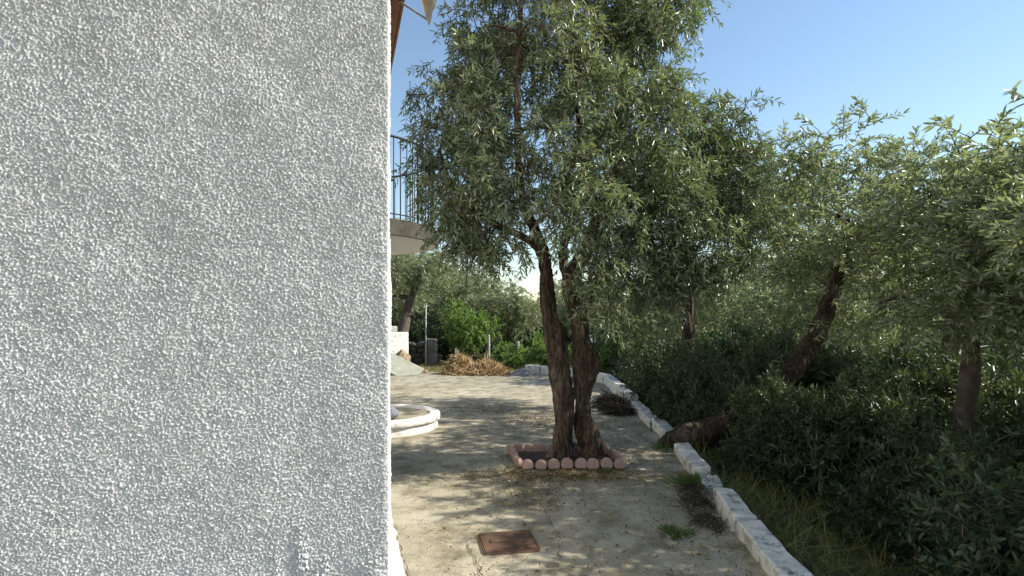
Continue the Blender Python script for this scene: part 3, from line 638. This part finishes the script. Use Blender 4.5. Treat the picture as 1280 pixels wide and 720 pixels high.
shl = {0: 'dark shrub behind the kerb between the leaning trunk and the twig pile', 1: 'dark shrub behind the kerb beside the dead twig pile', 2: 'dark shrub behind the kerb just beyond the twig pile',
       5: 'dark shrub behind the kerb, under the slim forked olive', 8: 'farthest dark shrub along the right-hand kerb', 13: 'bushy shrub on the bank just in front of the leaning trunk',
       16: 'dark shrub hanging over the kerb just beyond the leaning trunk', 17: 'shrub on the bank right of the nearest kerb blocks', 18: 'nearest shrub on the bank at the lower right corner', 25: 'low shrub pressing on the kerb opposite the dead twig pile', 26: 'small low shrub at the foot of the bank right of the leaning trunk base', 27: 'small shrub right behind the root of the leaning trunk', 22: 'small shrub growing over the middle of the leaning trunk'}
for i, (x, y, a, h) in enumerate(shr):
    plant_tree('shrub', shl.get(i, 'dark green leafy shrub in the shaded thicket behind the kerb'), 'shrub', (x,y), .62*h, SCR[(i*7+i//3)%3], (a,h), i*1.7, .03, (0,0), 'shrubs in the shaded thicket')
for i, (x, y, a) in enumerate([(-6.5,26,1.7),(-4.0,27,1.6),(-.8,27.5,1.6),(2.0,28.0,1.6),(5.2,28,1.8),(5.4,19.0,1.4),(3.9,18.6,1.4),(7.2,24,2.0),(8.0,18,1.8),(10.5,22,2.1),(-3.2,24.0,1.2),(11.5,14.5,1.9)]):
    plant_tree('shrub', 'large bush under the olive trees of the grove', 'shrub', (x,y), .6*a, SCR[i%2], (a*1.2,a), i*2.1, .04, (0,0), 'large bushes of the grove', twigs=False)
gsh = [(-.5,20.3,.9,.9),(.35,19.6,1.0,.9),(1.3,19.0,1.0,1.0),(2.1,18.2,1.0,1.0),(2.8,17.0,1.05,1.1),(.9,21.2,1.0,1.2)]
for i, (x, y, a, h) in enumerate(gsh):
    plant_tree('green_shrub', 'bright green low shrub behind the far kerb', 'shrub', (x,y), .42*h, GC, (a,h), i*1.3, .02, (0,0), 'low green shrubs behind the far kerb')

# ------------------------------------------------------------------ far end of the yard
gw = tag(empty('garden_wall', (-4.1,18.6,-.1)), 'bright whitewashed garden wall end beside the house corner, far left', 'wall')
def wall_piece(name, x0, x1, y0, y1, z0, z1, mt, root, amt=.02):
    bm = box_bm(((x0+x1)/2,(y0+y1)/2,(z0+z1)/2), (x1-x0, y1-y0, z1-z0)); bmesh.ops.bevel(bm, geom=bm.edges[:], offset=.03, segments=1, affect='EDGES'); roughen(bm, amt, 3, 4)
    return inn(bmobj(name, bm, M[mt], smooth=False), root)
wb = wall_piece('wall_body', -2.8, 0, 0, .3, -.15, 1.20, 'whitewash', gw); wb.matrix_parent_inverse = gw.matrix_world.inverted() if False else Matrix.Translation(gw.location).inverted(); wb.location = (-3.40,18.45,0); wb.rotation_euler = (0,0,R(38))
cb = empty('concrete_block', (-4.0,18.65,1.20)); tag(cb, 'grey concrete block on top of the white garden wall', 'block')
bb = wall_piece('block_body', -.95, -.38, .04, .26, 1.19, 1.40, 'grey_block', cb, .01); bb.location = (-3.40,18.45,0); bb.rotation_euler = (0,0,R(38))
sw = tag(empty('stone_wall', (-3.2,20.9,-.1)), 'low dark dry stone wall left of the grey pillar', 'wall')
rs = random.Random(3)
def stone_mesh(seed):
    bm = bmesh.new(); bmesh.ops.create_icosphere(bm, subdivisions=2, radius=.5)
    for v_ in bm.verts: v_.co = v_.co+noise.noise_vector(v_.co*2.2+Vector((seed*5,0,0)))*.22
    me = bpy.data.meshes.new('stone'); bm.to_mesh(me); bm.free(); me.materials.append(M['stone']); return me
SM = [stone_mesh(i) for i in range(4)]
for row_ in range(4):
    x = -4.6+row_*.1
    while x < -3.0:
        wd = rs.uniform(.24,.42); o = link(bpy.data.objects.new('stone', SM[rs.randrange(4)])); o.location = (x+wd/2, 20.9+rs.uniform(-.05,.05), .06+row_*.20)
        o.scale = (wd*1.15, .42, .26); o.rotation_euler = (rs.uniform(-.2,.2), rs.uniform(-.2,.2), rs.uniform(-.3,.3)); inn(o, sw); x += wd
pl = tag(empty('concrete_pillar', (-2.95,20.6,-.1)), 'squat dull grey concrete pillar at the end of the stone wall', 'pillar')
wall_piece('pillar_body', -3.16, -2.76, 20.4, 20.8, -.2, .92, 'stone', pl, .012)
v, q = tube([(-3.13,20.35,-.2),(-3.13,20.35,1.0),(-3.13,20.35,2.2)], [.028,.027,.026], 8); o = npobj('metal_pole', v, q, M['metal'], smooth=True)
tag(o, 'thin upright grey metal pole beside the concrete pillar', 'pole')
fe = tag(empty('wire_fence', (0,20.0,-.1)), 'wire fence on slim grey posts in front of the olive trees', 'fence')
fp = [(-1.98,20.05,.62),(-.82,19.9,1.08),(.22,19.7,.86),(1.35,19.3,.9)]
for (x, y, h) in fp: wall_piece('post', x-.04, x+.04, y-.04, y+.04, -.2, h, 'grey_block', fe, .003)
for h in (.35,.6):
    v, q = tube([(x, y-.045, min(h, hh-.03)) for x, y, hh in fp], [.004]*4, 4); inn(npobj('wire', v, q, M['metal']), fe)

def strands(name, n_, centers, L, wd, mt, seed, flatten=.4, curl=.4, label=None, cat=None):
    """a heap of dry stalks: curved three-sided strands laid over a mound"""
    r = np.random.default_rng(seed); parts = []; tint = []; V, Q = [], []; off = 0
    for i in range(n_):
        cx, cy, rx, ry, h = centers[r.integers(len(centers))]
        a = r.uniform(0, 2*math.pi); rad = r.uniform(0,1)**.6; x, y = cx+rx*rad*math.cos(a), cy+ry*rad*math.sin(a)
        zt = h*(1-rad**2)*r.uniform(.45,1.05)+.01; d = r.standard_normal(3); d[2] *= flatten; d = d/np.linalg.norm(d); c = r.standard_normal(3)*curl; c[2] -= .25
        l = L*r.uniform(.4,1.2); t = np.linspace(-.5,.5,4)[:,None]; p = np.array([x,y,zt])+d*l*t+c*l*(t*t-.1)
        p[:,2] = np.maximum(p[:,2], .008); w_ = wd*r.uniform(.6,1.4); u_ = unit(np.cross(d, r.standard_normal(3))); b_ = np.cross(d, u_)
        for k in range(4):
            ww = w_*(1 if k < 3 else .4)
            for m_ in range(3): V.append(p[k]+ww*(u_*math.cos(2.094*m_)+b_*math.sin(2.094*m_)))
        for k in range(3):
            for m_ in range(3): Q.append((off+k*3+m_, off+k*3+(m_+1)%3, off+k*3+3+(m_+1)%3, off+k*3+3+m_))
        tint += [r.uniform(0,1)]*9; off += 12
    c0 = np.mean([c[:2] for c in centers], 0); V = np.array(V)-np.array([c0[0], c0[1], 0])
    o = npobj(name, V, Q, M[mt], tint=tint); o.location = (c0[0], c0[1], 0)
    if label: tag(o, label, cat)
    return o
strands('brush_heap', 1900, [(-1.55,16.75,.38,.42,.52),(-1.6,16.75,.38,.42,.52),(-1.35,16.8,.38,.42,.42),(-1.55,16.5,.6,.4,.12)], .36, .008, 'straw', 1, .9, 1.3, label='taller rust-brown heap of dry brush left at the far edge', cat='brush heap')
strands('brush_heap', 2000, [(-.82,16.65,.40,.42,.35),(-.60,16.6,.36,.4,.34),(-.9,16.4,.5,.4,.10),(-.5,16.5,.45,.35,.12)], .36, .008, 'straw', 2, .9, 1.3, label='lower straw-brown heap of dry brush nearer the far kerb', cat='brush heap')
strands('twig_pile', 420, [(1.85,10.4,.25,.6,.17),(1.82,9.7,.2,.4,.12)], .5, .007, 'deadtwig', 3, label='dark pile of dead twigs against the kerb behind the tree', cat='twig pile')
strands('dead_twigs', 230, [(1.56,4.75,.14,.26,.10),(1.60,5.0,.10,.22,.12),(1.52,4.35,.10,.22,.06)], .20, .003, 'deadtwig', 4, .9, label='dry brown dead weeds along the nearest kerb', cat='weeds')
# rubble at the far left
def heap(name, c, rx, ry, h, mt, label, cat, amt=.06, n_=26, sc=5):
    V, Q = [], []
    for j in range(9):
        rad = j/8
        for i in range(n_):
            a = 2*math.pi*i/n_; k = 1+.18*noise.noise((math.cos(a)*1.5+c[0], math.sin(a)*1.5, 1)); x, y = rx*rad*k*math.cos(a), ry*rad*k*math.sin(a)
            z_ = h*(1-rad)**.9*(1 if rad < 1 else 0)+amt*noise.noise((x*sc, y*sc, c[1]))*(1-rad)-(.03 if j == 8 else 0); V.append((x, y, z_))
    for j in range(8):
        for i in range(n_): k = (i+1)%n_; Q.append((j*n_+i, j*n_+k, (j+1)*n_+k, (j+1)*n_+i))
    o = npobj(name, V, Q, M[mt], smooth=False); o.location = (c[0], c[1], 0); return tag(o, label, cat)
heap('gravel_heap', (.30,16.25), .42, .30, .22, 'gravel', 'small dark grey gravel heap in front of the far kerb', 'gravel heap', .06, 30, 14)
heap('sand_heap', (-4.15,16.9), .95, .6, .40, 'gravel', 'low heap of grey rubble under the tilted cement sheet', 'rubble heap')
bm = box_bm((0,0,0), (1.55,.95,.035)); roughen(bm, .02, 3, 5)
bmesh.ops.transform(bm, matrix=Matrix.Translation((-3.48,16.55,.28)) @ Matrix.Rotation(R(-8), 4, 'Z') @ Matrix.Rotation(R(24), 4, 'Y') @ Matrix.Rotation(R(22), 4, 'X'), verts=bm.verts)
tag(bmobj('cement_sheet', bm, M['sheet']), 'tilted grey-green cement sheet sloping down to the yard at far left', 'sheet')
bm = bmesh.new(); bmesh.ops.create_icosphere(bm, subdivisions=4, radius=1)
for v_ in bm.verts: v_.co = Vector((v_.co.x*.24, v_.co.y*.24, v_.co.z*.30))+noise.noise_vector(v_.co*2.3)*.10+noise.noise_vector(v_.co*6)*.03
bmesh.ops.translate(bm, verts=bm.verts, vec=(-3.42,17.4,.36)); tag(bmobj('sack', bm, M['sack'], smooth=True), 'slumped brown sack of rubble against the white garden wall', 'sack')
for k, (x, y, s, lb) in enumerate([(-2.95,16.75,.13,'pale broken stone at the tip of the cement sheet'),(-2.80,17.2,.17,'larger brown stone on the grass edge beside the sack'),(-3.05,17.1,.12,'small white stone below the sack'),(-2.62,16.95,.09,'smallest stone lying right of the rubble')]):
    o = link(bpy.data.objects.new('loose_stone', SM[k%4].copy())); o.data.materials[0] = M['whitewash' if k in (0,2) else 'sack']; o.location = (x, y, s*.35); o.scale = (s*1.6, s*1.4, s*1.1); o.rotation_euler = (0,0,k*1.3); tag(o, lb, 'stone', 'loose stones at the far edge')

# ------------------------------------------------------------------ grass, weeds and fallen leaves
def blades(name, pts, L, wd, mt, seed, lean=.5, label=None, kind=None, cat=None):
    r = np.random.default_rng(seed); pts = np.asarray(pts); n_ = len(pts); d = r.standard_normal((n_,3))*lean; d[:,2] = 1; d = unit(d); l = L*r.uniform(.5,1.2,n_)[:,None]; u_ = unit(np.cross(d, r.standard_normal((n_,3))))*wd
    bend = r.standard_normal((n_,3))*.3; bend[:,2] = -.2
    V = np.stack([pts-u_, pts+u_, pts+d*l*.55+u_*.8+bend*l*.15, pts+d*l*.55-u_*.8+bend*l*.15, pts+d*l+bend*l*.6+u_*.1, pts+d*l+bend*l*.6-u_*.1], 1).reshape(-1,3)
    o = np.arange(n_)[:,None]*6; Q = np.concatenate([o+np.array([[0,1,2,3]]), o+np.array([[3,2,4,5]])]); t = r.uniform(0,1,n_)
    ob = npobj(name, V, Q, M[mt], tint=np.concatenate([t,t]))
    return tag(ob, label, cat, None, kind)
r = np.random.default_rng(15); pts = []
for _ in range(9000):
    x, y = r.uniform(-5,1.0), r.uniform(17.3,26); pts.append((x, y, terrain_z(x, y)-.01))
blades('grass', pts, .14, .008, 'drygrass', 1, .6, 'short yellowish grass beyond the far edge of the yard', 'stuff', 'grass')
pts = []
for _ in range(14000):
    y = r.uniform(1.5,16); x = kerb_x(y)+.25+abs(r.normal())*2.2; pts.append((x, y, terrain_z(x, y)-.01))
blades('undergrowth', pts, .17, .006, 'weed', 2, .8, 'dark weedy undergrowth on the bank right of the kerb', 'stuff', 'undergrowth')
pts = []
for _ in range(6000):
    y = r.uniform(1.5,12); x = kerb_x(y)+.15+abs(r.normal())*1.6; pts.append((x, y, terrain_z(x, y)-.01))
blades('dry_grass', pts, .30, .0035, 'drygrass', 12, .7, 'thin dry grass stalks among the weeds on the right bank', 'stuff', 'grass')
def tuft(cx, cy, rad, n_, L, mt, seed, label, z0=0, wd=.005):
    rr_ = np.random.default_rng(seed); p = rr_.standard_normal((n_,3))*rad*.5; p[:,2] = z0
    o = blades('weed_tuft', p, L, wd, mt, seed, .9, label, None, 'weed'); o.location = (cx, cy, 0)
x, y = G(848,669); tuft(x, y, .10, 120, .07, 'weed', 5, 'small flat green weed growing from the yard at lower right')
x, y = G(836,663); tuft(x, y, .05, 60, .06, 'weed', 6, 'tiny green weed sprig left of the flat green weed')
tuft(1.74, 5.3, .18, 420, .11, 'weed', 7, 'green weed spilling over the kerb above the dry weeds', .05)
tuft(1.88, 6.95, .12, 120, .10, 'weed', 8, 'weed in the kerb gap beside the leaning trunk')
tuft(1.0, 5.88, .10, 90, .05, 'weed', 9, 'short green weed at the foot of the pink edging')
def litter(name, n_, sampler, seed, label, L=.045, wd=.011):
    r = np.random.default_rng(seed); p = np.array([sampler(r) for _ in range(n_)]); a = r.uniform(0,2*math.pi,n_); d = np.stack([np.cos(a), np.sin(a), r.normal(0,.25,n_)], 1); s = np.stack([-np.sin(a), np.cos(a), r.normal(0,.4,n_)], 1)
    l = (L*r.uniform(.5,1.2,n_))[:,None]; w_ = (wd*r.uniform(.6,1.3,n_))[:,None]; b0 = np.stack([p[:,0], p[:,1], np.full(n_,.014)], 1)+np.array([0,0,1])*r.uniform(0,.008,n_)[:,None]
    V = np.stack([b0-d*l*.5, b0-s*w_*.5, b0+d*l*.5+np.array([0,0,.006]), b0+s*w_*.5], 1).reshape(-1,3); V[:,2] = np.maximum(V[:,2], .0105)
    tag(npobj(name, V, np.arange(n_*4).reshape(-1,4), M['litter'], tint=r.uniform(0,1,n_)), label, 'fallen leaves', None, 'stuff')
def samp(r):
    k = r.uniform()
    if k < .20: return (r.normal(.45,.55), r.normal(5.72,.16))
    if k < .42: y = r.uniform(2.5,16); return (kerb_x(y)-abs(r.normal(0,.45)), y)
    if k < .52: return (r.normal(.30,.35), r.normal(8.9,.55))
    if k < .60: return (r.normal(-.55,.5), r.normal(10.0,.35))
    if k < .66: return (r.normal(.2,.25), r.normal(5.1,.25))
    if k < .74: return (r.normal(.6,.45), r.normal(6.4,.5))
    y = r.uniform(2.6,17); return (r.uniform(max(-.3*y+.6,-4), kerb_x(y)), y)
litter('fallen_leaves', 10000, samp, 3, 'dry olive leaves scattered over the concrete yard')

# grit: small crumbs of stone and clods swept over the concrete
r = np.random.default_rng(41); n_ = 5000; p = np.array([samp(r) if r.uniform() < .6 else (r.uniform(-2.2,2.0), r.uniform(2.6,9)) for _ in range(n_)]); sz = (.0022+.006*r.uniform(0,1,n_)**4)[:,None,None]
oct_ = np.array([(1,0,0),(0,1,0),(-1,0,0),(0,-1,0),(0,0,.8),(0,0,-.8)]); a = r.uniform(0,6.28,n_); ca, sa = np.cos(a)[:,None], np.sin(a)[:,None]
o3 = np.stack([oct_[None,:,0]*ca-oct_[None,:,1]*sa, oct_[None,:,0]*sa+oct_[None,:,1]*ca, np.broadcast_to(oct_[:,2], (n_,6))], -1)*sz*r.uniform(.7,1.4,(n_,6,1))
V = (o3+np.concatenate([p, np.full((n_,1),.011)], 1)[:,None]).reshape(-1,3); tri = np.array([(0,1,4),(1,2,4),(2,3,4),(3,0,4),(1,0,5),(2,1,5),(3,2,5),(0,3,5)])
Q = (np.arange(n_)[:,None,None]*6+tri[None]).reshape(-1,3); keep = np.repeat(p[:,0] > -.3*p[:,1]+.45, 8)
tag(npobj('grit', V, Q[keep], M['stone']), 'fine grit and crumbs of soil on the concrete yard', 'grit', None, 'stuff')
